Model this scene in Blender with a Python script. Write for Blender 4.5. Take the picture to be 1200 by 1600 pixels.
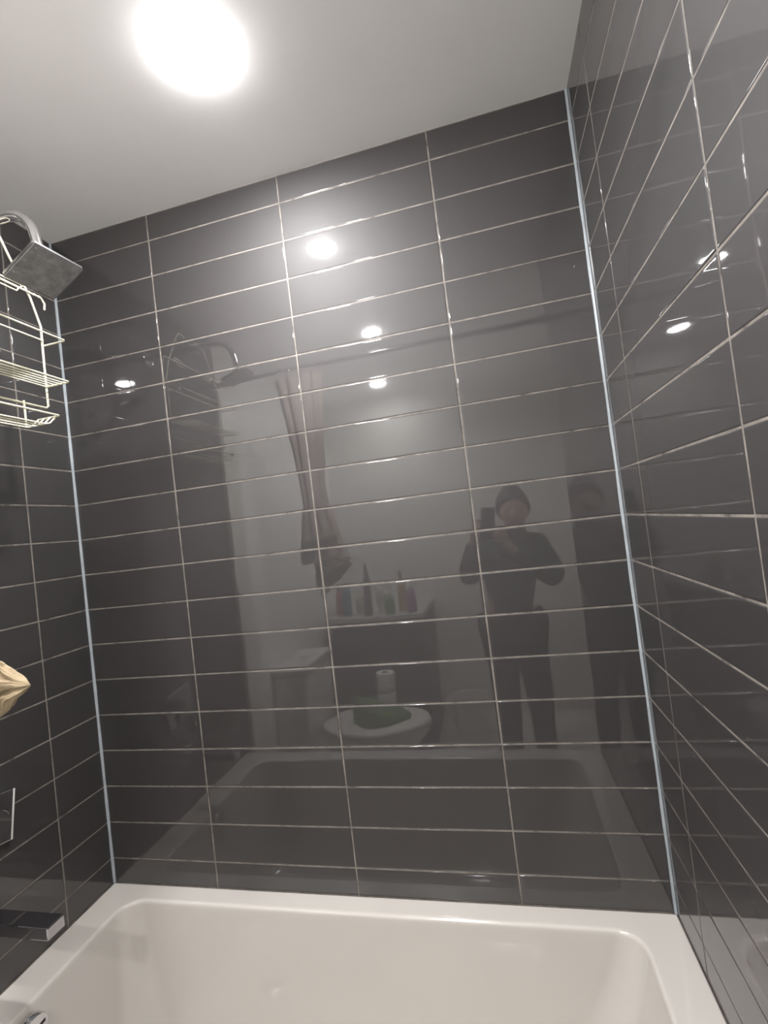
import bpy, bmesh, math, random
from mathutils import Vector, Matrix, noise as mnoise
random.seed(7)
S = bpy.context.scene
for o in list(bpy.data.objects): bpy.data.objects.remove(o, do_unlink=True)
COL = S.collection

# ------------------------------------------------------------------ camera, world, exposure
CAM = Vector((1.19079, -1.18244, 1.43324))
RT = Vector((0.9680955, 0.22046984, -0.11909723))
FW = Vector((-0.21863702, 0.9753927, 0.02840667))
UP = Vector((0.12242938, -0.0014613, 0.99247615))
cd = bpy.data.cameras.new('camera'); co = bpy.data.objects.new('camera', cd); COL.objects.link(co)
cd.sensor_fit = 'VERTICAL'; cd.sensor_height = 24.0; cd.sensor_width = 18.0
cd.lens = 747.268 / 1600 * 24.0
cd.clip_start = 0.02
co.matrix_world = Matrix((
    (RT.x, UP.x, -FW.x, CAM.x), (RT.y, UP.y, -FW.y, CAM.y), (RT.z, UP.z, -FW.z, CAM.z), (0, 0, 0, 1)))
S.camera = co
w = bpy.data.worlds.new('world'); S.world = w; w.use_nodes = True
w.node_tree.nodes['Background'].inputs[0].default_value = (0.5, 0.5, 0.5, 1)
w.node_tree.nodes['Background'].inputs[1].default_value = 0.2
S.view_settings.view_transform = 'Standard'; S.view_settings.look = 'None'
S.view_settings.gamma = 1; S.view_settings.use_curve_mapping = False
S.view_settings.exposure = 0.70
LAMP = 590.0            # radiance of the ceiling downlight lenses

# ------------------------------------------------------------------ main measures (metres)
XR = 1.480; RIM = 0.500; CEIL = 2.396; PITCH = 0.103; Z17 = 0.570
TUBF = -0.770; LEND = -0.815; REND = -0.768; FAR = -2.35; XE = 1.78
GAP = 0.003; GREC = 0.0006

# ------------------------------------------------------------------ materials
def newmat(name):
    m = bpy.data.materials.new(name); m.use_nodes = True
    return m, m.node_tree, m.node_tree.nodes['Principled BSDF']
def ramp(nt, src, stops):
    r = nt.nodes.new('ShaderNodeValToRGB'); e = r.color_ramp.elements
    while len(e) < len(stops): e.new(0.5)
    for i, (p, c) in enumerate(stops): e[i].position = p; e[i].color = (*c, 1)
    nt.links.new(src, r.inputs[0]); return r
def noise(nt, scale, detail=2, coord='Object', rough=0.5):
    t = nt.nodes.new('ShaderNodeTexCoord'); n = nt.nodes.new('ShaderNodeTexNoise')
    n.inputs['Scale'].default_value = scale; n.inputs['Detail'].default_value = detail
    n.inputs['Roughness'].default_value = rough
    nt.links.new(t.outputs[coord], n.inputs['Vector']); return n
def bump(nt, src, bs, strength, dist):
    b = nt.nodes.new('ShaderNodeBump'); b.inputs['Strength'].default_value = strength
    b.inputs['Distance'].default_value = dist
    nt.links.new(src, b.inputs['Height']); nt.links.new(b.outputs[0], bs.inputs['Normal']); return b
def simple(name, col, rough=0.5, metal=0.0, spec=0.5, vary=0.0, vscale=20, bmp=0.0, bscale=60, bdist=0.001, **kw):
    m, nt, bs = newmat(name)
    bs.inputs['Base Color'].default_value = (*col, 1); bs.inputs['Roughness'].default_value = rough
    bs.inputs['Metallic'].default_value = metal; bs.inputs['Specular IOR Level'].default_value = spec
    for k, v in kw.items(): bs.inputs[k.replace('_', ' ')].default_value = v
    if vary:
        n = noise(nt, vscale, 3)
        r = ramp(nt, n.outputs[0], [(0.3, tuple(c * (1 - vary) for c in col)), (0.7, tuple(min(1, c * (1 + vary)) for c in col))])
        nt.links.new(r.outputs[0], bs.inputs['Base Color'])
    if bmp:
        n = noise(nt, bscale, 3); bump(nt, n.outputs[0], bs, bmp, bdist)
    return m

def tile_material():
    m, nt, bs = newmat('glossy_charcoal_tile')
    oi = nt.nodes.new('ShaderNodeObjectInfo')
    r = ramp(nt, oi.outputs['Random'], [(0.0, (0.0205, 0.0182, 0.0188)), (1.0, (0.0245, 0.0217, 0.0224))])
    nt.links.new(r.outputs[0], bs.inputs['Base Color'])
    bs.inputs['Roughness'].default_value = 0.62
    bs.inputs['Specular IOR Level'].default_value = 0.55
    bs.inputs['Coat Weight'].default_value = 1.0
    bs.inputs['Coat Roughness'].default_value = 0.025
    bs.inputs['Coat IOR'].default_value = 1.62
    t = nt.nodes.new('ShaderNodeTexCoord')
    add = nt.nodes.new('ShaderNodeVectorMath'); add.operation = 'ADD'
    mul = nt.nodes.new('ShaderNodeVectorMath'); mul.operation = 'SCALE'
    cmb = nt.nodes.new('ShaderNodeCombineXYZ')
    for i in range(3): nt.links.new(oi.outputs['Random'], cmb.inputs[i])
    nt.links.new(cmb.outputs[0], mul.inputs[0]); mul.inputs['Scale'].default_value = 37.0
    nt.links.new(t.outputs['Object'], add.inputs[0]); nt.links.new(mul.outputs[0], add.inputs[1])
    n = nt.nodes.new('ShaderNodeTexNoise'); n.inputs['Scale'].default_value = 9.0; n.inputs['Detail'].default_value = 1.0
    nt.links.new(add.outputs[0], n.inputs['Vector'])
    b = nt.nodes.new('ShaderNodeBump'); b.inputs['Strength'].default_value = 0.16; b.inputs['Distance'].default_value = 0.002
    nt.links.new(n.outputs[0], b.inputs['Height'])
    nt.links.new(b.outputs[0], bs.inputs['Normal']); nt.links.new(b.outputs[0], bs.inputs['Coat Normal'])
    return m
def grout_material():
    m, nt, bs = newmat('beige_grout')
    n = noise(nt, 26, 4, rough=0.65)
    r = ramp(nt, n.outputs[0], [(0.30, (0.04, 0.034, 0.030)), (0.42, (0.14, 0.124, 0.108)), (0.62, (0.22, 0.196, 0.172))])
    nt.links.new(r.outputs[0], bs.inputs['Base Color'])
    bs.inputs['Roughness'].default_value = 0.6
    n2 = noise(nt, 300, 2); bump(nt, n2.outputs[0], bs, 0.3, 0.0006)
    return m
M = dict(
    tile=tile_material(), grout=grout_material(),
    sealant=simple('pale_silicone', (0.30, 0.33, 0.355), 0.3, vary=0.12, vscale=18),
    paint=simple('white_wall_paint', (0.88, 0.875, 0.85), 0.6, vary=0.03, vscale=3, bmp=0.15, bscale=120, bdist=0.0006),
    farpaint=simple('grey_wall_paint', (0.66, 0.66, 0.62), 0.6, vary=0.03, vscale=3, bmp=0.15, bscale=120, bdist=0.0006),
    ceil=simple('ceiling_paint', (0.88, 0.875, 0.875), 0.5, vary=0.03, vscale=2.5, bmp=0.12, bscale=150, bdist=0.0005),
    trim=simple('trim_paint', (0.75, 0.73, 0.68), 0.35, vary=0.02),
    floor=simple('floor_tile', (0.62, 0.60, 0.57), 0.35, vary=0.12, vscale=5),
    acrylic=simple('white_acrylic', (0.515, 0.485, 0.45), 0.12, vary=0.015, vscale=4, Coat_Weight=0.8, Coat_Roughness=0.03),
    bright=simple('edge_glint_metal', (0.85, 0.84, 0.82), 0.45, 0.7, vary=0.03),  # paler than the tap chrome: the mixer edge highlight put into the colour
    tap=simple('tap_chrome', (0.50, 0.50, 0.52), 0.06, 1.0, vary=0.05, vscale=40),
    chrome=simple('chrome', (0.80, 0.80, 0.82), 0.07, 1.0, vary=0.05, vscale=40),
    dullchrome=simple('brushed_chrome', (0.62, 0.62, 0.64), 0.22, 1.0, vary=0.08, vscale=60),
    nozzle=simple('shower_face', (0.27, 0.27, 0.275), 0.42, 0.2, vary=0.3, vscale=45),
    wire=simple('yellowed_white_wire', (0.78, 0.75, 0.58), 0.4, vary=0.15, vscale=30),
    black=simple('black_slot', (0.012, 0.012, 0.014), 0.4, vary=0.1),
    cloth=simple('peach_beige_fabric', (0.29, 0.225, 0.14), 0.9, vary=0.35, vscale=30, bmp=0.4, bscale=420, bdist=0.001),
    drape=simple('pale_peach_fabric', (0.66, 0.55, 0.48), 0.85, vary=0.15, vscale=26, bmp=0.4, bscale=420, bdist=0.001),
    cabinet=simple('dark_brown_cabinet', (0.035, 0.028, 0.025), 0.4, vary=0.2, vscale=12),
    counter=simple('worktop', (0.45, 0.43, 0.40), 0.3, vary=0.1, vscale=30),
    ceramic=simple('white_ceramic', (0.74, 0.72, 0.68), 0.12, vary=0.01),
    green=simple('green_towelling', (0.10, 0.19, 0.045), 0.9, vary=0.3, vscale=40, bmp=0.6, bscale=300, bdist=0.002),
    skin=simple('skin', (0.48, 0.30, 0.22), 0.5, vary=0.06, vscale=15),
    hair=simple('dark_hair', (0.012, 0.010, 0.009), 0.5, vary=0.3, vscale=80, bmp=0.5, bscale=200, bdist=0.002),
    jumper=simple('navy_jumper', (0.018, 0.021, 0.035), 0.9, vary=0.2, vscale=30, bmp=0.4, bscale=300, bdist=0.001),
    trousers=simple('black_trousers', (0.012, 0.012, 0.013), 0.9, vary=0.2, vscale=30),
    shoe=simple('dark_shoe', (0.03, 0.03, 0.03), 0.6, vary=0.2),
    phone=simple('black_phone', (0.012, 0.012, 0.014), 0.2, vary=0.05),
    lip=simple('lips', (0.38, 0.15, 0.13), 0.5, vary=0.1), eye=simple('eye_white', (0.6, 0.58, 0.55), 0.2, vary=0.02),
    paper=simple('white_paper', (0.75, 0.74, 0.70), 0.9, vary=0.03),
)
def lamp_mat():
    m, nt, bs = newmat('lit_lens')
    bs.inputs['Base Color'].default_value = (0.8, 0.8, 0.8, 1)
    n = noise(nt, 3, 0)
    r = ramp(nt, n.outputs[0], [(0.0, (1.0, 0.98, 0.98)), (1.0, (1.0, 0.985, 0.985))])
    nt.links.new(r.outputs[0], bs.inputs['Emission Color'])
    bs.inputs['Emission Strength'].default_value = LAMP
    return m
M['lens'] = lamp_mat()

# ------------------------------------------------------------------ mesh helpers
class MB:
    def __init__(s): s.v = []; s.f = []
    def add(s, vs, fs):
        k = len(s.v); s.v += [tuple(v) for v in vs]; s.f += [tuple(i + k for i in f) for f in fs]; return s
    def box(s, a, b):
        x0, y0, z0 = a; x1, y1, z1 = b
        return s.add([(x0,y0,z0),(x1,y0,z0),(x1,y1,z0),(x0,y1,z0),(x0,y0,z1),(x1,y0,z1),(x1,y1,z1),(x0,y1,z1)],
                     [(0,3,2,1),(4,5,6,7),(0,1,5,4),(1,2,6,5),(2,3,7,6),(3,0,4,7)])
    def loft(s, rings, cap0=True, cap1=True, closed=True):
        k = len(s.v); n = len(rings[0])
        for r in rings: s.v += [tuple(p) for p in r]
        for i in range(len(rings) - 1):
            for j in range(n if closed else n - 1):
                a = k + i * n + j; b = k + i * n + (j + 1) % n
                s.f.append((a, b, b + n, a + n))
        if cap0: s.f.append(tuple(k + j for j in reversed(range(n))))
        if cap1: s.f.append(tuple(k + (len(rings) - 1) * n + j for j in range(n)))
        return s
    def tube(s, path, r, n=8, closed=False):
        P = [Vector(p) for p in path]; rr = r if isinstance(r, (list, tuple)) else [r] * len(P)
        rings = []; up = None
        for i, p in enumerate(P):
            if closed: t = (P[(i + 1) % len(P)] - P[i - 1])
            else: t = (P[min(i + 1, len(P) - 1)] - P[max(i - 1, 0)])
            t.normalize()
            if up is None: up = Vector((0, 0, 1)) if abs(t.z) < .9 else Vector((0, 1, 0))
            a = t.cross(up).normalized(); b = a.cross(t).normalized(); up = b
            rings.append([p + (a * math.cos(2 * math.pi * j / n) + b * math.sin(2 * math.pi * j / n)) * rr[i] for j in range(n)])
        if closed: rings.append(rings[0])
        return s.loft(rings, not closed, not closed)
    def lathe(s, prof, c=(0,0,0), n=24, axis='Z', cap0=True, cap1=True):
        rings = []
        for r, h in prof:
            ring = []
            for j in range(n):
                a = 2 * math.pi * j / n; u, v_ = r * math.cos(a), r * math.sin(a)
                p = {'Z': (u, v_, h), 'X': (h, u, v_), 'Y': (u, h, v_)}[axis]
                ring.append((c[0] + p[0], c[1] + p[1], c[2] + p[2]))
            rings.append(ring)
        return s.loft(rings, cap0, cap1)
    def mesh(s, name, mat, smooth=True, angle=35, bevel=0.0, segs=2):
        me = bpy.data.meshes.new(name); me.from_pydata(s.v, [], s.f); me.update()
        bm = bmesh.new(); bm.from_mesh(me)
        bmesh.ops.remove_doubles(bm, verts=bm.verts, dist=1e-6)
        bmesh.ops.recalc_face_normals(bm, faces=bm.faces)
        if bevel:
            es = [e for e in bm.edges if len(e.link_faces) == 2 and e.calc_face_angle(0) > math.radians(30)]
            bmesh.ops.bevel(bm, geom=es, offset=bevel, segments=segs, affect='EDGES', profile=0.5)
        bm.to_mesh(me); bm.free()
        me.materials.append(M[mat])
        if bevel: angle = min(angle, 12)
        if smooth:
            for p in me.polygons: p.use_smooth = True
            me.set_sharp_from_angle(angle=math.radians(angle))
        return me
def link(name, me, parent=None, loc=(0,0,0), rot=(0,0,0)):
    o = bpy.data.objects.new(name, me); COL.objects.link(o)
    o.location = loc; o.rotation_euler = rot
    if parent: o.parent = parent
    return o
def build(mb, name, mat, parent=None, loc=(0,0,0), rot=(0,0,0), **kw):
    return link(name, mb.mesh(name, mat, **kw), parent, loc, rot)
def tag(o, label, cat, group=None):
    o['label'] = label; o['category'] = cat
    if group: o['group'] = group
    return o
def struct(o, label=None):
    o['kind'] = 'structure'
    if label: o['label'] = label
    return o
def thing(name, label, cat, loc=(0,0,0), group=None):
    return tag(link(name, None, None, loc), label, cat, group)
def arc(c, r, a0, a1, n, plane='xz'):
    out = []
    for i in range(n + 1):
        a = math.radians(a0 + (a1 - a0) * i / n); u, v = r * math.cos(a), r * math.sin(a)
        out.append((c[0] + u, c[1], c[2] + v) if plane == 'xz' else ((c[0], c[1] + u, c[2] + v) if plane == 'yz' else (c[0] + u, c[1] + v, c[2])))
    return out
def rrect(x0, x1, y0, y1, r, z, n=8):
    out = []
    for cx, cy, a in ((x1 - r, y1 - r, 0), (x0 + r, y1 - r, 90), (x0 + r, y0 + r, 180), (x1 - r, y0 + r, 270)):
        for i in range(n + 1):
            t = math.radians(a + 90 * i / n); out.append((cx + r * math.cos(t), cy + r * math.sin(t), z))
    return out

# ------------------------------------------------------------------ room shell
wb = struct(build(MB().box((0, GREC, 0), (XR, 0.1, CEIL)), 'wall_back', 'grout', smooth=False))
wl = struct(build(MB().box((-0.1, LEND, 0), (-GREC, 0.1, CEIL)), 'wall_left', 'grout', smooth=False))
wr = struct(build(MB().box((XR + GREC, REND, 0), (XR + 0.1, 0.1, CEIL)), 'wall_right', 'grout', smooth=False))
struct(build(MB().box((-0.1, FAR - 0.1, 0), (-0.0, LEND - 0.0005, CEIL)), 'wall_entry_left', 'paint', smooth=False))
struct(build(MB().box((XE, FAR - 0.1, 0), (XE + 0.1, REND - 0.0005, CEIL)), 'wall_entry_right', 'paint', smooth=False))
struct(build(MB().box((XR + 0.1005, REND, 0), (XE + 0.1, REND + 0.09, CEIL)), 'wall_return_right', 'paint', smooth=False))
struct(build(MB().box((0, FAR - 0.1, 0), (XE, FAR, CEIL)), 'wall_front', 'farpaint', smooth=False))
struct(build(MB().box((-0.1, FAR - 0.1, -0.08), (XE + 0.1, 0.1, -0.0)), 'floor', 'floor', smooth=False))
struct(build(MB().box((-0.1, FAR - 0.1, CEIL), (XE + 0.1, 0.1, CEIL + 0.08)), 'ceiling', 'ceil', smooth=False))
struct(build(MB().box((0.0002, -0.95, 0), (0.016, LEND - 0.002, CEIL - 0.0005)), 'trim_1', 'trim', bevel=0.003))
struct(build(MB().box((XR + 0.0005, REND - 0.014, 0), (XR + 0.12, REND - 0.0005, CEIL - 0.0005)), 'trim_2', 'trim', bevel=0.003))

# ------------------------------------------------------------------ tiles
zl = [Z17 + k * PITCH for k in range(18)]
rows = [(RIM + 0.001, zl[0] - GAP / 2)] + [(zl[i] + GAP / 2, zl[i + 1] - GAP / 2) for i in range(17)] + [(zl[17] + GAP / 2, CEIL - 0.0015)]
TM = {}
def tile_mesh(wd, ht):
    key = (round(wd, 4), round(ht, 4))
    if key not in TM:
        # pillowed glazed tile: flat face, eased edge, straight sides
        rings = [rrect(-wd/2, wd/2, -ht/2, ht/2, 0.0006, -0.0040, 2), rrect(-wd/2, wd/2, -ht/2, ht/2, 0.0006, -0.0010, 2),
                 rrect(-wd/2 + .0003, wd/2 - .0003, -ht/2 + .0003, ht/2 - .0003, 0.0008, -0.00045, 2),
                 rrect(-wd/2 + .0009, wd/2 - .0009, -ht/2 + .0009, ht/2 - .0009, 0.0010, -0.00012, 2),
                 rrect(-wd/2 + .0022, wd/2 - .0022, -ht/2 + .0022, ht/2 - .0022, 0.0012, 0.0, 2),
                 rrect(-wd/2 + .0040, wd/2 - .0040, -ht/2 + .0040, ht/2 - .0040, 0.0012, 0.0, 2)]
        TM[key] = MB().loft(rings, True, True).mesh('tile', 'tile', angle=50)
    return TM[key]
def lay(parent, cols, place, rotf, mx=0.0013):
    for (u0, u1) in cols:
        for (z0, z1) in rows:
            me = tile_mesh(u1 - u0, z1 - z0)
            o = link('tile', me, parent, place((u0 + u1) / 2, (z0 + z1) / 2))
            m = rotf.to_4x4() @ Matrix.Rotation(random.gauss(0, mx), 4, 'X') @ Matrix.Rotation(random.gauss(0, mx * .5), 4, 'Y')
            o.rotation_euler = m.to_euler()
def cols_of(lines, a, b):
    L = [a] + lines + [b]; out = []
    for i in range(len(L) - 1):
        out.append((L[i] + (GAP / 2 if i else 0.003), L[i + 1] - (GAP / 2 if i < len(L) - 2 else 0.003)))
    return out
# local tile axes: X along wall, Y up, Z out of the wall
RB = Matrix(((1,0,0),(0,0,-1),(0,1,0)))            # faces -y
RLm = Matrix(((0,0,1),(1,0,0),(0,1,0)))            # faces +x
RRm = Matrix(((0,0,-1),(-1,0,0),(0,1,0)))          # faces -x
lay(wb, cols_of([0.3358, 0.7409, 1.1459], 0, XR), lambda u, z: (u, 0, z), RB)
lay(wl, cols_of([-0.559, -0.1542], LEND, 0), lambda u, z: (0, u, z), RLm)
lay(wr, cols_of([-0.5576, -0.1574], REND, 0), lambda u, z: (XR, u, z), RRm)
# silicone beads: the two upright corners and round the tub
def bead(x, sx):
    pts = []
    n = 40
    for i in range(n + 1):
        z = RIM + 0.001 + (CEIL - RIM - 0.003) * i / n
        pts.append((x + sx * 0.0012, -0.0012, z))
    rad = [0.0044 + 0.0006 * math.sin(i * 1.7) + random.uniform(-.0003, .0003) for i in range(n + 1)]
    build(MB().tube(pts, rad, 8), 'sealant', 'sealant', wb)
bead(0, 1); bead(XR, -1)

# ------------------------------------------------------------------ ceiling downlights
def downlight(x, y, label):
    t = thing('ceiling_downlight', label, 'ceiling light', (x, y, CEIL), 'recessed ceiling downlights')
    build(MB().lathe([(0.0469, -0.0003), (0.058, -0.0003), (0.054, -0.0005), (0.0472, -0.0006), (0.0469, -0.0003)], n=40, cap0=False, cap1=False), 'rim', 'trim', t)
    prof = [(0.047 * math.cos(a), -0.0004 - 0.0075 * math.sin(a)) for a in [math.radians(v) for v in (0, 12, 25, 40, 55, 70, 82, 89)]]
    build(MB().lathe(prof, n=40), 'lens', 'lens', t, angle=80)
downlight(0.742, -0.360, 'round lit downlight in the white ceiling above the bathtub')
downlight(0.720, -1.120, 'round lit downlight in the ceiling over the toilet, mirrored in the tiles')
downlight(0.545, -2.000, 'round lit downlight in the ceiling over the dark vanity, mirrored in the tiles')

# ------------------------------------------------------------------ bathtub
tub = thing('bathtub', 'white built-in bathtub with wide flat rim below dark tiles', 'bathtub', (XR / 2, TUBF / 2, 0))
def T(p): return (p[0] - XR / 2, p[1] - TUBF / 2, p[2])
e = 0.0012
def ring(l, r, b, f, rad, z): return [T(p) for p in rrect(l, XR - r, TUBF + f, -b, rad, z, 10)]
R_ = [ring(e, e, e, 0, .004, RIM - 0.045), ring(e, e, e, 0, .004, RIM - 0.004), ring(e + .0005, e + .0005, e + .0005, .001, .004, RIM - 0.001),
      ring(e + .002, e + .002, e + .002, .003, .005, RIM), ring(e + .005, e + .005, e + .005, .007, .006, RIM),
      ring(.085, .079, .0455, .066, .062, RIM), ring(.0885, .0825, .0490, .0695, .060, RIM), ring(.0920, .086, .0525, .0730, .058, RIM - .0008),
      ring(.0945, .0885, .0550, .0755, .057, RIM - .0030), ring(.0958, .0900, .0563, .0768, .056, RIM - .0060), ring(.0965, .0910, .0570, .0775, .056, RIM - .0105),
      ring(.0975, .0935, .0580, .0785, .056, RIM - .022),
      ring(.104, .112, .062, .083, .060, RIM - .08), ring(.112, .150, .068, .090, .072, RIM - .18), ring(.122, .195, .076, .098, .085, RIM - .28),
      ring(.132, .225, .086, .108, .095, RIM - .345), ring(.150, .250, .104, .126, .10, RIM - .385), ring(.185, .285, .140, .160, .10, RIM - .402),
      ring(.30, .40, .25, .27, .10, RIM - .405)]
build(MB().loft(R_, False, True), 'basin', 'acrylic', tub, angle=50)
build(MB().box(T((e, TUBF + .004, 0.001)), T((XR - e, TUBF + .02, RIM - 0.044))), 'apron', 'acrylic', tub, bevel=.003)
ov = build(MB().lathe([(0.001, 0.013), (0.026, 0.013), (0.033, 0.011), (0.0355, 0.006), (0.0355, -0.004)], n=36, axis='X'), 'overflow', 'chrome', tub,
           loc=T((0.1010, -0.352, 0.447)), rot=(0, math.radians(4), 0), angle=40)
build(MB().box((0.0125, -0.024, 0.006), (0.0138, 0.024, 0.013)), 'slot', 'black', ov, bevel=.0004)
build(MB().lathe([(0.001, 0.004), (0.028, 0.004), (0.033, 0.001), (0.033, -0.002)], n=32), 'drain', 'chrome', tub, loc=T((0.36, -0.385, RIM - 0.4045)))

# ------------------------------------------------------------------ bath spout and mixer
sp = thing('bath_spout', 'flat square chrome bath spout jutting out over the tub rim', 'spout', (0.0, -0.363, 0.687))
build(MB().box((0.006, -0.020, -0.0125), (0.210, 0.020, 0.0125)), 'body', 'tap', sp, bevel=0.0022)
build(MB().box((0.001, -0.034, -0.034), (0.008, 0.034, 0.034)), 'wall_flange', 'tap', sp, bevel=0.0015)
build(MB().lathe([(0.001, -0.0128), (0.009, -0.0128), (0.009, -0.0150), (0.001, -0.0150)], c=(0.192, 0, 0), n=20), 'aerator', 'dullchrome', sp)
mx = thing('shower_mixer', 'square chrome shower mixer with lever on the dark tiles', 'mixer tap', (0.0, -0.347, 0.875))
mx.rotation_euler = (math.radians(-8.6), 0, 0)
build(MB().box((0.0008, -0.075, -0.0565), (0.0105, 0.075, 0.0565)), 'plate', 'tap', mx, bevel=0.003)
build(MB().tube([(0.0105, 0.0735, -0.055), (0.0105, 0.0735, 0.055)], 0.0020, 8), 'edge_glint', 'bright', mx)  # added pale strip along one edge, standing in for its highlight
build(MB().lathe([(0.027, 0.010), (0.027, 0.052), (0.025, 0.055), (0.001, 0.055)], n=32, axis='X'), 'knob', 'tap', mx, loc=(0, 0.006, 0.006))
build(MB().box((0.040, -0.020, -0.090), (0.050, -0.006, 0.0)), 'lever', 'tap', mx, bevel=0.002)

# ------------------------------------------------------------------ shower arm and head
sh = thing('wall_shower', 'square chrome shower head on a curved wall arm', 'shower head', (0, -0.385, 2.165))
apath = [(0.002, 0, 0), (0.10, 0, 0), (0.20, 0, 0.0), (0.285, 0, 0)] + arc((0.285, 0, -0.070), 0.070, 80, 8, 8) + [(0.361, 0.001, -0.095), (0.363, 0.002, -0.112)]
build(MB().tube(apath, 0.0105, 14), 'arm', 'chrome', sh, angle=60)
build(MB().lathe([(0.001, 0.010), (0.024, 0.010), (0.030, 0.006), (0.030, 0.0008), (0.001, 0.0008)], n=32, axis='X'), 'wall_flange', 'chrome', sh)
a_, b_, d_ = Vector((.406, -.440, 2.052)), Vector((.421, -.338, 2.045)), Vector((.3255, -.326, 2.006))
ctr = (a_ + d_) / 2; ey = (b_ - a_).normalized(); ex = (b_ - d_); ex = (ex - ey * ex.dot(ey)).normalized(); ez = ex.cross(ey)
RH = Matrix((ex, ey, ez)).transposed()
org = Vector((0, -0.385, 2.165))
build(MB().tube([Vector((0.3625, 0.002, -0.098)), ctr - org + ez * 0.016], [0.013, 0.015], 16), 'swivel', 'chrome', sh)
pl_ = build(MB().loft([rrect(-.0485, .0485, -.0485, .0485, .004, .009, 4), rrect(-.0515, .0515, -.0515, .0515, .005, .006, 4),
                       rrect(-.0515, .0515, -.0515, .0515, .005, .0, 4)]), 'plate', 'dullchrome', sh, loc=ctr - org, rot=RH.to_euler())
fc = build(MB().box((-.049, -.049, -.0012), (.049, .049, .0002)), 'spray_face', 'nozzle', pl_, bevel=.0004)
nz = MB()
for i in range(8):
    for j in range(8):
        nz.lathe([(0.0016, -0.001), (0.0012, -0.0026), (0.0003, -0.0026)], c=(-.042 + i * .012, -.042 + j * .012, 0), n=6, cap0=False)
nzo = build(nz, 'nozzles', 'nozzle', pl_); nzo['kind'] = 'stuff'

# ------------------------------------------------------------------ wire caddy hung over the shower arm
X0 = 0.180; YC = -0.3905; HW = 0.160; XF = 0.246
cad = thing('shower_caddy', 'yellowed white wire shower caddy hanging from the shower arm', 'shower caddy', (X0, YC, 1.75))
def C(x, y, z): return (x - X0, y - YC, z - 1.75)
def wire(name, pts, r=0.0021, n=8, parent=None): return build(MB().tube([C(*p) for p in pts], r, n), name, 'wire', parent or cad, angle=60)
half = [(X0, YC + .005, 1.812), (X0, YC + HW - .006, 1.812), (X0, YC + HW, 1.818), (X0, YC + HW, 1.92), (X0, YC + HW + .001, 2.015), (X0, YC + HW - .004, 2.03),
        (X0, YC + .140, 2.078), (X0, YC + .095, 2.158), (X0, YC + .079, 2.190), (X0, YC + .065, 2.204), (X0, YC + .045, 2.206), (X0, YC + .02, 2.190), (X0, YC + .0, 2.1785)]
left = [(p[0], 2 * YC - p[1], p[2]) for p in reversed(half)]
wire('frame', half, 0.0026); wire('frame', left, 0.0026)
# top bar with hooked ends
wire('hanger_bar', [(X0 + .004, YC - .172, 2.060), (X0 + .004, YC - .174, 2.076), (X0 + .004, YC - .165, 2.088), (X0 + .004, YC, 2.088), (X0 + .004, YC + .165, 2.088), (X0 + .004, YC + .174, 2.076), (X0 + .004, YC + .172, 2.060)], 0.0024)
for sgn in (-1, 1):
    wire('bar_hook', [(X0 + .004, YC + sgn * .06, 2.096), (X0 + .004, YC + sgn * .112, 2.099), (X0 + .006, YC + sgn * .117, 2.094), (X0 + .004, YC + sgn * .110, 2.088), (X0 + .003, YC + sgn * .104, 2.078), (X0 + .003, YC + sgn * .06, 2.078)], 0.0019)
    for q in (.135, .148, .160):
        build(MB().lathe([(0.0026, -0.0018), (0.0034, 0), (0.0026, 0.0018)], n=10, axis='Y'), 'bar_ring', 'wire', cad, loc=C(X0 + .004, YC + sgn * q, 2.088))
def hoop(name, z, x1, hw, r=0.0021):
    wire(name, [(X0 - .003, YC - hw, z), (x1 - .004, YC - hw, z), (x1, YC - hw + .004, z), (x1, YC, z), (x1, YC + hw - .004, z), (x1 - .004, YC + hw, z), (X0 - .003, YC + hw, z)], r)
hoop('shelf_rail', 1.967, XF, HW + .002)
wire('shelf_rail', [(X0 + .004, YC - HW, 1.979), (X0 + .004, YC + HW, 1.979)], 0.0019)
hoop('shelf_rail', 1.866, XF, HW + .002, .0024)
for k in range(5):
    x = X0 + .003 + k * .0128
    wire('shelf_wire', [(x, YC - HW + .001, 1.8645), (x, YC, 1.8645), (x, YC + HW - .001, 1.8645)], .0017)
# lower soap tray
hoop('tray_rail', 1.779, XF - .006, HW - .028, .0023)
for k in range(4):
    x = X0 + .004 + k * .017
    h_ = HW - .064
    wire('tray_wire', [(x, YC - h_ - .030, 1.777), (x, YC - h_ - .012, 1.758), (x, YC - h_, 1.754), (x, YC, 1.754), (x, YC + h_, 1.754), (x, YC + h_ + .012, 1.758), (x, YC + h_ + .030, 1.777)], .0019)
for sgn in (-1, 1):
    wire('tray_upright', [(X0 + .002, YC + sgn * (HW - .064), 1.817), (X0 + .002, YC + sgn * (HW - .064), 1.755)], .0023)

# ------------------------------------------------------------------ curtain rod and gathered curtain
RY = -0.742; RZ = 2.148
rod = thing('curtain_rod', 'straight chrome shower curtain rod across the tub front', 'curtain rod', (XR / 2, RY, RZ))
build(MB().lathe([(0.0125, -XR / 2 + .003), (0.0125, XR / 2 - .003)], n=20, axis='X'), 'rod', 'chrome', rod)
for sgn in (-1, 1):
    build(MB().lathe([(0.014, -0.030), (0.022, -0.006), (0.024, 0.0), (0.001, 0.0)], n=24, axis='X'), 'end_flange', 'chrome', rod, loc=(sgn * (XR / 2 - .0008), 0, 0), rot=(0, 0, 0 if sgn > 0 else math.pi))
cur = thing('shower_curtain', 'peach-beige fabric shower curtain bunched and knotted up at the tub front', 'shower curtain', (0.45, RY, 1.2))
def CU(p): return (p[0] - 0.45, p[1] - RY, p[2] - 1.2)
rings = []
NZ, NA = 34, 96
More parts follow.
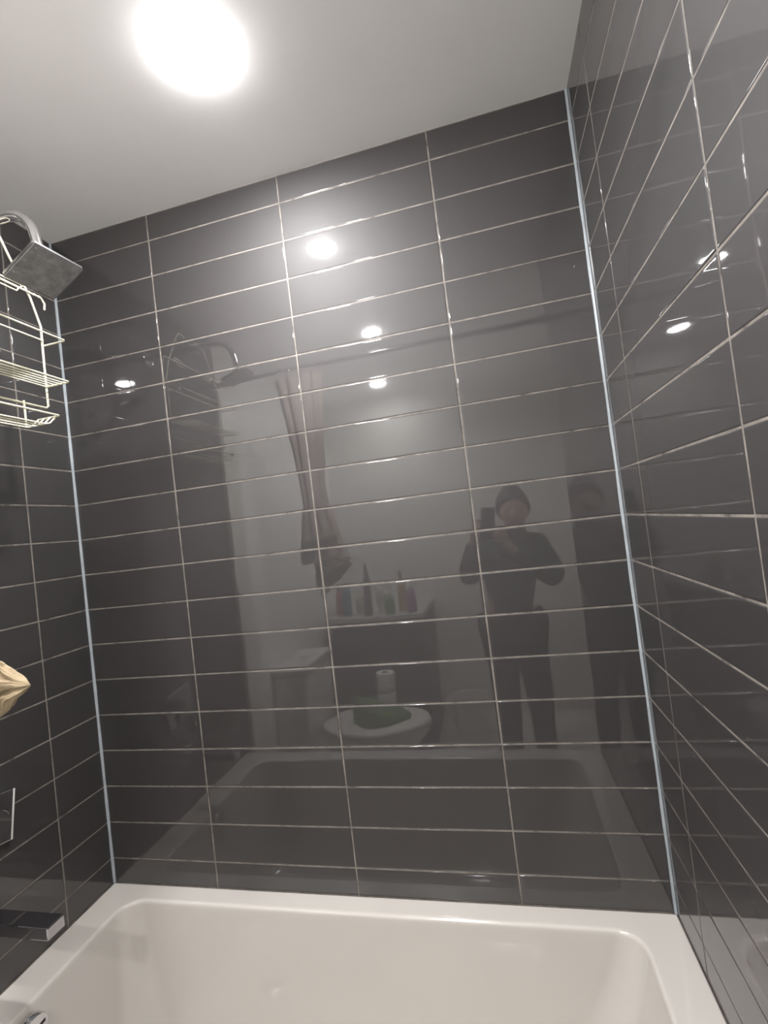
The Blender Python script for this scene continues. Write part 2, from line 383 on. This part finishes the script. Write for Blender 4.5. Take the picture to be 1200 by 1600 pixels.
for i in range(NZ + 1):
    t = i / NZ; z = 2.112 - t * 0.80
    hwid = 0.105 - 0.045 * min(1, t / 0.55) + 0.05 * max(0, (t - 0.7) / 0.3)
    cx = 0.455 + 0.02 * t + 0.02 * max(0, t - .6)
    hd = 0.030 + 0.012 * t
    r = []
    for j in range(NA):
        a = 2 * math.pi * j / NA
        pl = 1 + (0.30 - 0.10 * t) * math.sin(11 * a + 1.5 * t) + 0.08 * math.sin(23 * a + 4 * t)
        r.append(CU((cx + hwid * math.cos(a) * (0.9 + 0.1 * pl), RY + hd * math.sin(a) * pl, z + 0.01 * math.sin(3 * a) * t)))
    rings.append(r)
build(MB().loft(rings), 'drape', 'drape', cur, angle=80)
# the hem, folded up and knotted; its corner sticks out over the tub
rings = []
tip = Vector((0.609, -0.700, 1.288))
base = Vector((0.455, -0.728, 1.292))
N2 = 40
for i in range(N2 + 1):
    t = i / N2
    c = base.lerp(tip, t)
    hh = max(0.0015, 0.105 * (1 - t) ** 0.88); hd = max(0.0012, 0.040 * (1 - t) ** 0.75)
    r = []
    for j in range(110):
        a = 2 * math.pi * j / 110
        fold = 1 + 0.30 * math.sin(4 * a + 3.0 * t + .6) * abs(math.sin(4 * a + 3 * t + .6)) + 0.20 * math.sin(7 * a - 7 * t) + 0.10 * math.sin(13 * a + 14 * t) + 0.06 * math.sin(23 * a - 9 * t + 17 * t * t)
        q = Vector((c.x + 0.006 * math.sin(4 * a + 6 * t) * (1 - t), c.y + hd * math.cos(a) * fold, c.z + hh * math.sin(a) * (1 + 0.35 * (fold - 1))))
        d3 = mnoise.noise_vector(q * 38.0) * 0.005 + mnoise.noise_vector(q * 95.0) * 0.0035
        r.append(CU(q + d3 * min(1, 5 * (1 - t) + .15)))
    rings.append(r)
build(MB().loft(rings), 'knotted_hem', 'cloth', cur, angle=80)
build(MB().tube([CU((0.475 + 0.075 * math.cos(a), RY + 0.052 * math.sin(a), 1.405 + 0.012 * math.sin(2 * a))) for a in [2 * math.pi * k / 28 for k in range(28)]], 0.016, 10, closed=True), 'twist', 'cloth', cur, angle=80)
for k in range(8):
    build(MB().tube([(0.365 + k * 0.0255 + 0.003 * math.sin(k) - XR / 2, 0.0155 * math.cos(a), -0.005 + 0.021 * math.sin(a)) for a in [2 * math.pi * q / 20 for q in range(20)]], 0.0016, 6, closed=True), 'curtain_ring', 'dullchrome', rod, angle=60)

# ------------------------------------------------------------------ room behind the camera (seen in the tiles)
tl = thing('toilet', 'white ceramic toilet standing against the left wall', 'toilet', (0.0, -1.25, 0))
def oval(cx, a, b, z, n=32): return [(cx + a * math.cos(2 * math.pi * k / n), b * math.sin(2 * math.pi * k / n), z) for k in range(n)]
build(MB().loft([oval(.40, .20, .10, .001), oval(.40, .19, .095, .10), oval(.42, .22, .13, .25), oval(.465, .275, .175, .36), oval(.47, .285, .18, .395)]), 'bowl', 'ceramic', tl)
build(MB().loft([oval(.47, .285, .183, .396), oval(.47, .292, .188, .402), oval(.47, .292, .188, .412), oval(.47, .285, .182, .415)]), 'seat', 'ceramic', tl)
build(MB().loft([oval(.47, .282, .180, .416), oval(.47, .292, .188, .421), oval(.47, .285, .182, .432), oval(.47, .25, .16, .436)]), 'lid', 'ceramic', tl)
tk = build(MB().box((0.004, -.19, .38), (.185, .19, .74)), 'tank', 'ceramic', tl, bevel=.02, segs=4)
build(MB().box((0.003, -.20, .741), (.195, .20, .775)), 'tank_lid', 'ceramic', tl, bevel=.01, segs=3)
build(MB().lathe([(.02, .775), (.02, .781), (.001, .782)], c=(.10, 0, 0), n=20), 'flush_button', 'chrome', tl)
gt = MB(); rg = []
for i in range(15):
    u = i / 14; a = .11 * math.sin(math.pi * min(1, .08 + u * .92)) + .012; zc = .437
    rg.append([(.36 + u * .30, -1.25 + a * math.cos(q) * (1 + .1 * math.sin(5 * q + u * 9)), zc + (.095 * (1 - u) ** .8 + .02) * max(0, math.sin(q)) * (1 + .2 * math.sin(7 * q + 5 * u))) for q in [2 * math.pi * k / 28 for k in range(28)]])
gt.loft(rg)
tag(build(gt, 'crumpled_towel', 'green', angle=80), 'crumpled green towel lying on the toilet lid', 'towel')
va = thing('vanity_cabinet', 'dark brown vanity cabinet with two doors against the far wall', 'cabinet', (0.375, -2.07, 0))
build(MB().box((-.30, -.275, .001), (.30, .255, .838)), 'body', 'cabinet', va, bevel=.002)
for sx in (-1, 1):
    d = build(MB().box((-.142, .2552, .06), (.142, .273, .82)), 'door', 'cabinet', va, loc=(sx * .148, 0, 0), bevel=.003)
    build(MB().tube([(-sx * .115, .273, .52), (-sx * .115, .295, .525), (-sx * .115, .295, .675), (-sx * .115, .273, .68)], .005, 8), 'handle', 'dullchrome', d)
tag(build(MB().box((-.32, -.276, 0), (.32, .285, .030)), 'worktop', 'counter', loc=(.375, -2.07, .8385), bevel=.004), 'pale worktop lying on the dark vanity cabinet', 'worktop')
cols = [(.35, .10, .08), (.10, .22, .30), (.55, .50, .40), (.08, .08, .09), (.60, .58, .55), (.12, .25, .12), (.45, .30, .12), (.30, .12, .25)]
cnm = ['dark red', 'teal', 'cream', 'black', 'white', 'green', 'amber', 'purple']
for k in range(8):
    M['bottle%d' % k] = simple('bottle_%s' % cnm[k].replace(' ', '_'), cols[k], .3, vary=.08)
    h = (.20, .26, .17, .31, .22, .14, .24, .18)[k]; r = (.030, .026, .036, .024, .030, .034, .026, .032)[k]
    x = .11 + k * .072; y = -1.92 + (.05 if k % 2 else -.03)
    b = thing('toiletry_bottle', '%s toiletry bottle standing on the vanity worktop' % cnm[k], 'bottle', (x, y, .8695), 'toiletries on the vanity')
    build(MB().lathe([(r * .9, 0), (r, .006), (r, h * .68), (r * .75, h * .78), (r * .42, h * .82), (r * .42, h * .86)], n=20), 'body', 'bottle%d' % k, b)
    build(MB().lathe([(r * .5, h * .84), (r * .5, h), (r * .4, h * 1.01)], n=16), 'cap', 'paper' if k % 3 else 'black', b)
rs = thing('toilet_roll_stand', 'chrome stand with a white toilet roll beside the toilet', 'toilet roll stand', (.46, -1.60, 0))
build(MB().lathe([(.075, .001), (.075, .012), (.012, .018)], n=28), 'base', 'dullchrome', rs)
build(MB().lathe([(.007, .012), (.007, .66), (.001, .665)], n=12), 'pole', 'dullchrome', rs)
for z in (.36, .475):
    build(MB().lathe([(.020, 0), (.052, 0), (.054, .006), (.054, .096), (.052, .102), (.020, .102), (.020, 0)], n=28, cap0=False, cap1=False), 'paper_roll', 'paper', rs, loc=(0, 0, z))
build(MB().lathe([(.03, .345), (.03, .352), (.008, .354)], n=20), 'collar', 'dullchrome', rs)
bn = thing('waste_bin', 'small white waste bin standing beside the dark vanity', 'bin', (.90, -1.95, 0))
build(MB().lathe([(.001, .002), (.10, .002), (.105, .01), (.125, .27), (.128, .275), (.120, .275), (.100, .015), (.001, .012)], n=32), 'body', 'paper', bn)
build(MB().tube([(.126 * math.cos(a), .126 * math.sin(a), .276) for a in [2 * math.pi * k / 32 for k in range(32)]], .005, 8, closed=True), 'rim', 'trim', bn)

# ------------------------------------------------------------------ the person taking the picture, and the phone
PC = CAM - RT * .022 - UP * .055 - FW * .0068
RP = Matrix((RT, FW, UP)).transposed()
ph = thing('phone', 'black phone held upright in both hands of the person', 'phone', PC)
ph.rotation_euler = RP.to_euler()
build(MB().loft([[(p[0], -.0042, p[1]) for p in rrect(-.037, .037, -.078, .078, .010, 0, 5)], [(p[0], .0042, p[1]) for p in rrect(-.037, .037, -.078, .078, .010, 0, 5)]]), 'case', 'phone', ph, bevel=.0012)
build(MB().box((-.033, -.0047, -.072), (.033, -.0041, .072)), 'screen', 'phone', ph, bevel=.0002)
build(MB().lathe([(.007, .0040), (.007, .0056), (.0055, .0058), (.001, .0050)], c=(.022, 0, .055), n=20, axis='Y'), 'camera_lens', 'black', ph)

def skin(name, nodes, edges, mat, parent, root, sub=2):
    me = bpy.data.meshes.new(name); ks = list(nodes); ix = {k: i for i, k in enumerate(ks)}
    me.from_pydata([nodes[k][0] for k in ks], [(ix[a], ix[b]) for a, b in edges], []); me.update()
    o = bpy.data.objects.new(name, me); COL.objects.link(o)
    o.modifiers.new('s', 'SKIN').use_smooth_shade = True
    for k in ks:
        sv = me.skin_vertices[0].data[ix[k]]; r = nodes[k][1]
        sv.radius = r if isinstance(r, tuple) else (r, r); sv.use_root = (k == root)
    ss = o.modifiers.new('d', 'SUBSURF'); ss.levels = sub; ss.render_levels = sub
    bpy.context.view_layer.update()
    ev = o.evaluated_get(bpy.context.evaluated_depsgraph_get())
    nm = bpy.data.meshes.new_from_object(ev)
    bpy.data.objects.remove(o, do_unlink=True)
    nm.name = name; nm.materials.clear(); nm.materials.append(M[mat])
    for p in nm.polygons: p.use_smooth = True; p.material_index = 0
    return link(name, nm, parent)
PO = Vector((1.27, -1.50, 0))
per = thing('person', 'person in a dark navy jumper and black trousers holding up a phone', 'person', PO)
V = lambda x, y, z: Vector((x, y, z)) - PO
def PH(r, u, f): return PC + RT * r + UP * u + FW * f - PO
nd = {'pel': (V(1.225,-1.50,.77), (.185,.11)), 'sp': (V(1.23,-1.50,1.0), (.150,.10)), 'ch': (V(1.25,-1.495,1.16), (.155,.10)), 'nb': (V(1.29,-1.48,1.275), .055), 'nt': (V(1.297,-1.455,1.36), .048),
      'ls': (V(1.10,-1.485,1.235), .060), 'le': (V(1.015,-1.39,1.105), .042), 'lw': (PH(-.082,-.070,-.055), .024),
      'rs': (V(1.41,-1.485,1.23), .060), 're': (V(1.475,-1.40,1.05), .042), 'rw': (PH(.080,-.110,-.055), .024),
      'lh': (V(1.15,-1.50,.76), .098), 'lk': (V(1.15,-1.48,.43), .055), 'la': (V(1.15,-1.51,.09), .036), 'lt': (V(1.14,-1.38,.035), .030),
      'rh': (V(1.31,-1.50,.76), .098), 'rk': (V(1.32,-1.48,.43), .055), 'ra': (V(1.325,-1.51,.09), .036), 'rt': (V(1.34,-1.38,.035), .030)}
ed = [('pel','sp'),('sp','ch'),('ch','nb'),('nb','nt'),('ch','ls'),('ls','le'),('le','lw'),('ch','rs'),('rs','re'),('re','rw'),
      ('pel','lh'),('lh','lk'),('lk','la'),('la','lt'),('pel','rh'),('rh','rk'),('rk','ra'),('ra','rt')]
for sd, sg, uo in (('l', -1, -.005), ('r', 1, -.050)):
    nd[sd + 'p'] = (PH(sg * .068, uo - .020, -.024), (.030, .014))
    ed.append((sd + 'w', sd + 'p'))
    for k, (du, ln) in enumerate(((.022, .94), (.003, 1.0), (-.016, .95), (-.034, .8))):
        a, b, c = 'f%s%d' % (sd, k), 'g%s%d' % (sd, k), 'h%s%d' % (sd, k)
        nd[a] = (PH(sg * .062, uo + du, -.008), .0088); nd[b] = (PH(sg * .053, uo + du, .013), .0080); nd[c] = (PH(sg * (.053 - .028 * ln), uo + du + .002, .0138), .0068)
        ed += [(sd + 'p', a), (a, b), (b, c)]
    nd['t1' + sd] = (PH(sg * .055, uo + .010, -.026), .0100); nd['t2' + sd] = (PH(sg * .040, uo + .026, -.019), .0090); nd['t3' + sd] = (PH(sg * .022, uo + .038, -.0135), .0078)
    ed += [(sd + 'p', 't1' + sd), ('t1' + sd, 't2' + sd), ('t2' + sd, 't3' + sd)]
body = skin('body', nd, ed, 'skin', per, 'pel')
# head: a shaped surface joined into the body mesh
HC = Vector((1.302, -1.43, 1.438)) - PO
def headpt(th, phi, grow=0.0):
    x, y, z = math.sin(th) * math.cos(phi), math.sin(th) * math.sin(phi), math.cos(th)      # +y is the face
    px, py, pz = x * (.074 + grow), y * (.092 + grow), z * (.113 + grow)
    if z < 0: px *= 1 - .30 * z * z; py *= 1 - .12 * z * z * (1 if y > 0 else 2)
    if y > 0:
        py += .022 * math.exp(-((px / .012) ** 2)) * math.exp(-(((pz + .018) / .020) ** 2))     # nose
        py += .006 * math.exp(-(((pz - .022) / .010) ** 2)) * math.exp(-((px / .05) ** 2))     # brow
        py -= .008 * math.exp(-(((abs(px) - .030) / .014) ** 2)) * math.exp(-(((pz - .004) / .012) ** 2))  # eye hollows
        py += .006 * math.exp(-(((pz + .062) / .010) ** 2)) * math.exp(-((px / .020) ** 2))     # mouth
        py += .008 * math.exp(-(((pz + .098) / .014) ** 2)) * math.exp(-((px / .024) ** 2))     # chin
    return Vector((px, py, pz))
hm = MB(); hr = []
for i in range(1, 40):
    th = math.pi * i / 40
    hr.append([HC + headpt(th, 2 * math.pi * j / 56) for j in range(56)])
hm.loft(hr)
for sx in (-1, 1):
    hm.loft([[HC + Vector((sx * (.070 + k * .006), -.008 - k * .004 + (.016 - .003 * k) * math.cos(2*math.pi*j/12), .002 + (.030 - .004 * k) * math.sin(2*math.pi*j/12))) for j in range(12)] for k in range(3)])
hme = hm.mesh('head', 'skin', angle=70)
bm = bmesh.new(); bm.from_mesh(body.data); bm.from_mesh(hme); bm.to_mesh(body.data); bm.free()
for p in body.data.polygons: p.use_smooth = True
for sx in (-1, 1):
    ey_ = build(MB().lathe([(.0105 * math.sin(math.pi * k / 8) + 1e-4, -.0105 * math.cos(math.pi * k / 8)) for k in range(9)], n=14, axis='Y'), 'eye', 'eye', per, loc=HC + Vector((sx * .030, .078, .004)))
    build(MB().lathe([(.005, .0095), (.004, .0108), (.0005, .0112)], n=12, axis='Y'), 'iris', 'black', ey_)
build(MB().loft([[HC + Vector((x, .090 - 2.2 * x * x / .05 * .1 + .004 * math.cos(a), -.062 + (.006 * (1 - (x / .026) ** 2) + .0006) * math.sin(a))) for a in [2*math.pi*q/10 for q in range(10)]] for x in [-.024 + .048 * k / 10 for k in range(11)]]), 'mouth', 'lip', per, angle=80)
hh = MB(); hr = []
for i in range(1, 26):
    th = math.pi * i / 40
    row = []
    for j in range(56):
        ph_ = 2 * math.pi * j / 56
        lim = 0.36 + 0.36 * (0.5 - 0.5 * math.sin(ph_))         # hairline: high at the face, low at the nape
        thl = min(th, math.pi * lim)
        row.append(HC + headpt(thl, ph_, .012 + .003 * math.sin(9 * ph_ + i)))
    hr.append(row)
hh.loft(hr, True, False)
build(hh, 'hair', 'hair', per, angle=80)
cl = {k: nd[k] for k in ('pel', 'sp', 'ch', 'nb', 'ls', 'le', 'lw', 'rs', 're', 'rw')}
cl = {k: (p, tuple(q + .022 for q in r) if isinstance(r, tuple) else r + .020) for k, (p, r) in cl.items()}
cl['lw'] = (nd['le'][0].lerp(nd['lw'][0], .90), .034); cl['rw'] = (nd['re'][0].lerp(nd['rw'][0], .90), .034)
cl['nb'] = (nd['nb'][0] + Vector((0, 0, .015)), .066)
skin('jumper', cl, [('pel','sp'),('sp','ch'),('ch','nb'),('ch','ls'),('ls','le'),('le','lw'),('ch','rs'),('rs','re'),('re','rw')], 'jumper', per, 'pel')
tr = {k: nd[k] for k in ('pel', 'lh', 'lk', 'la', 'rh', 'rk', 'ra')}
tr = {k: (p, tuple(q + .014 for q in r) if isinstance(r, tuple) else r + .018) for k, (p, r) in tr.items()}
skin('trousers', tr, [('pel','lh'),('lh','lk'),('lk','la'),('pel','rh'),('rh','rk'),('rk','ra')], 'trousers', per, 'pel')
for sd in 'lr':
    a, t = nd[sd + 'a'][0], nd[sd + 't'][0]
    cx, dx = a.x, t.x - a.x
    prof = [(-.065, .028, .075), (-.05, .036, .09), (0, .040, .095), (.06, .044, .075), (.12, .046, .055), (.16, .040, .045), (.185, .022, .03)]
    build(MB().loft([[(cx + dx * (yy / .13) + wv * math.cos(q), a.y + yy, .001 + (hv if math.sin(q) > 0 else 0) * abs(math.sin(q))) for q in [2*math.pi*k/20 for k in range(20)]] for yy, wv, hv in prof]), 'shoe', 'shoe', per, angle=60)
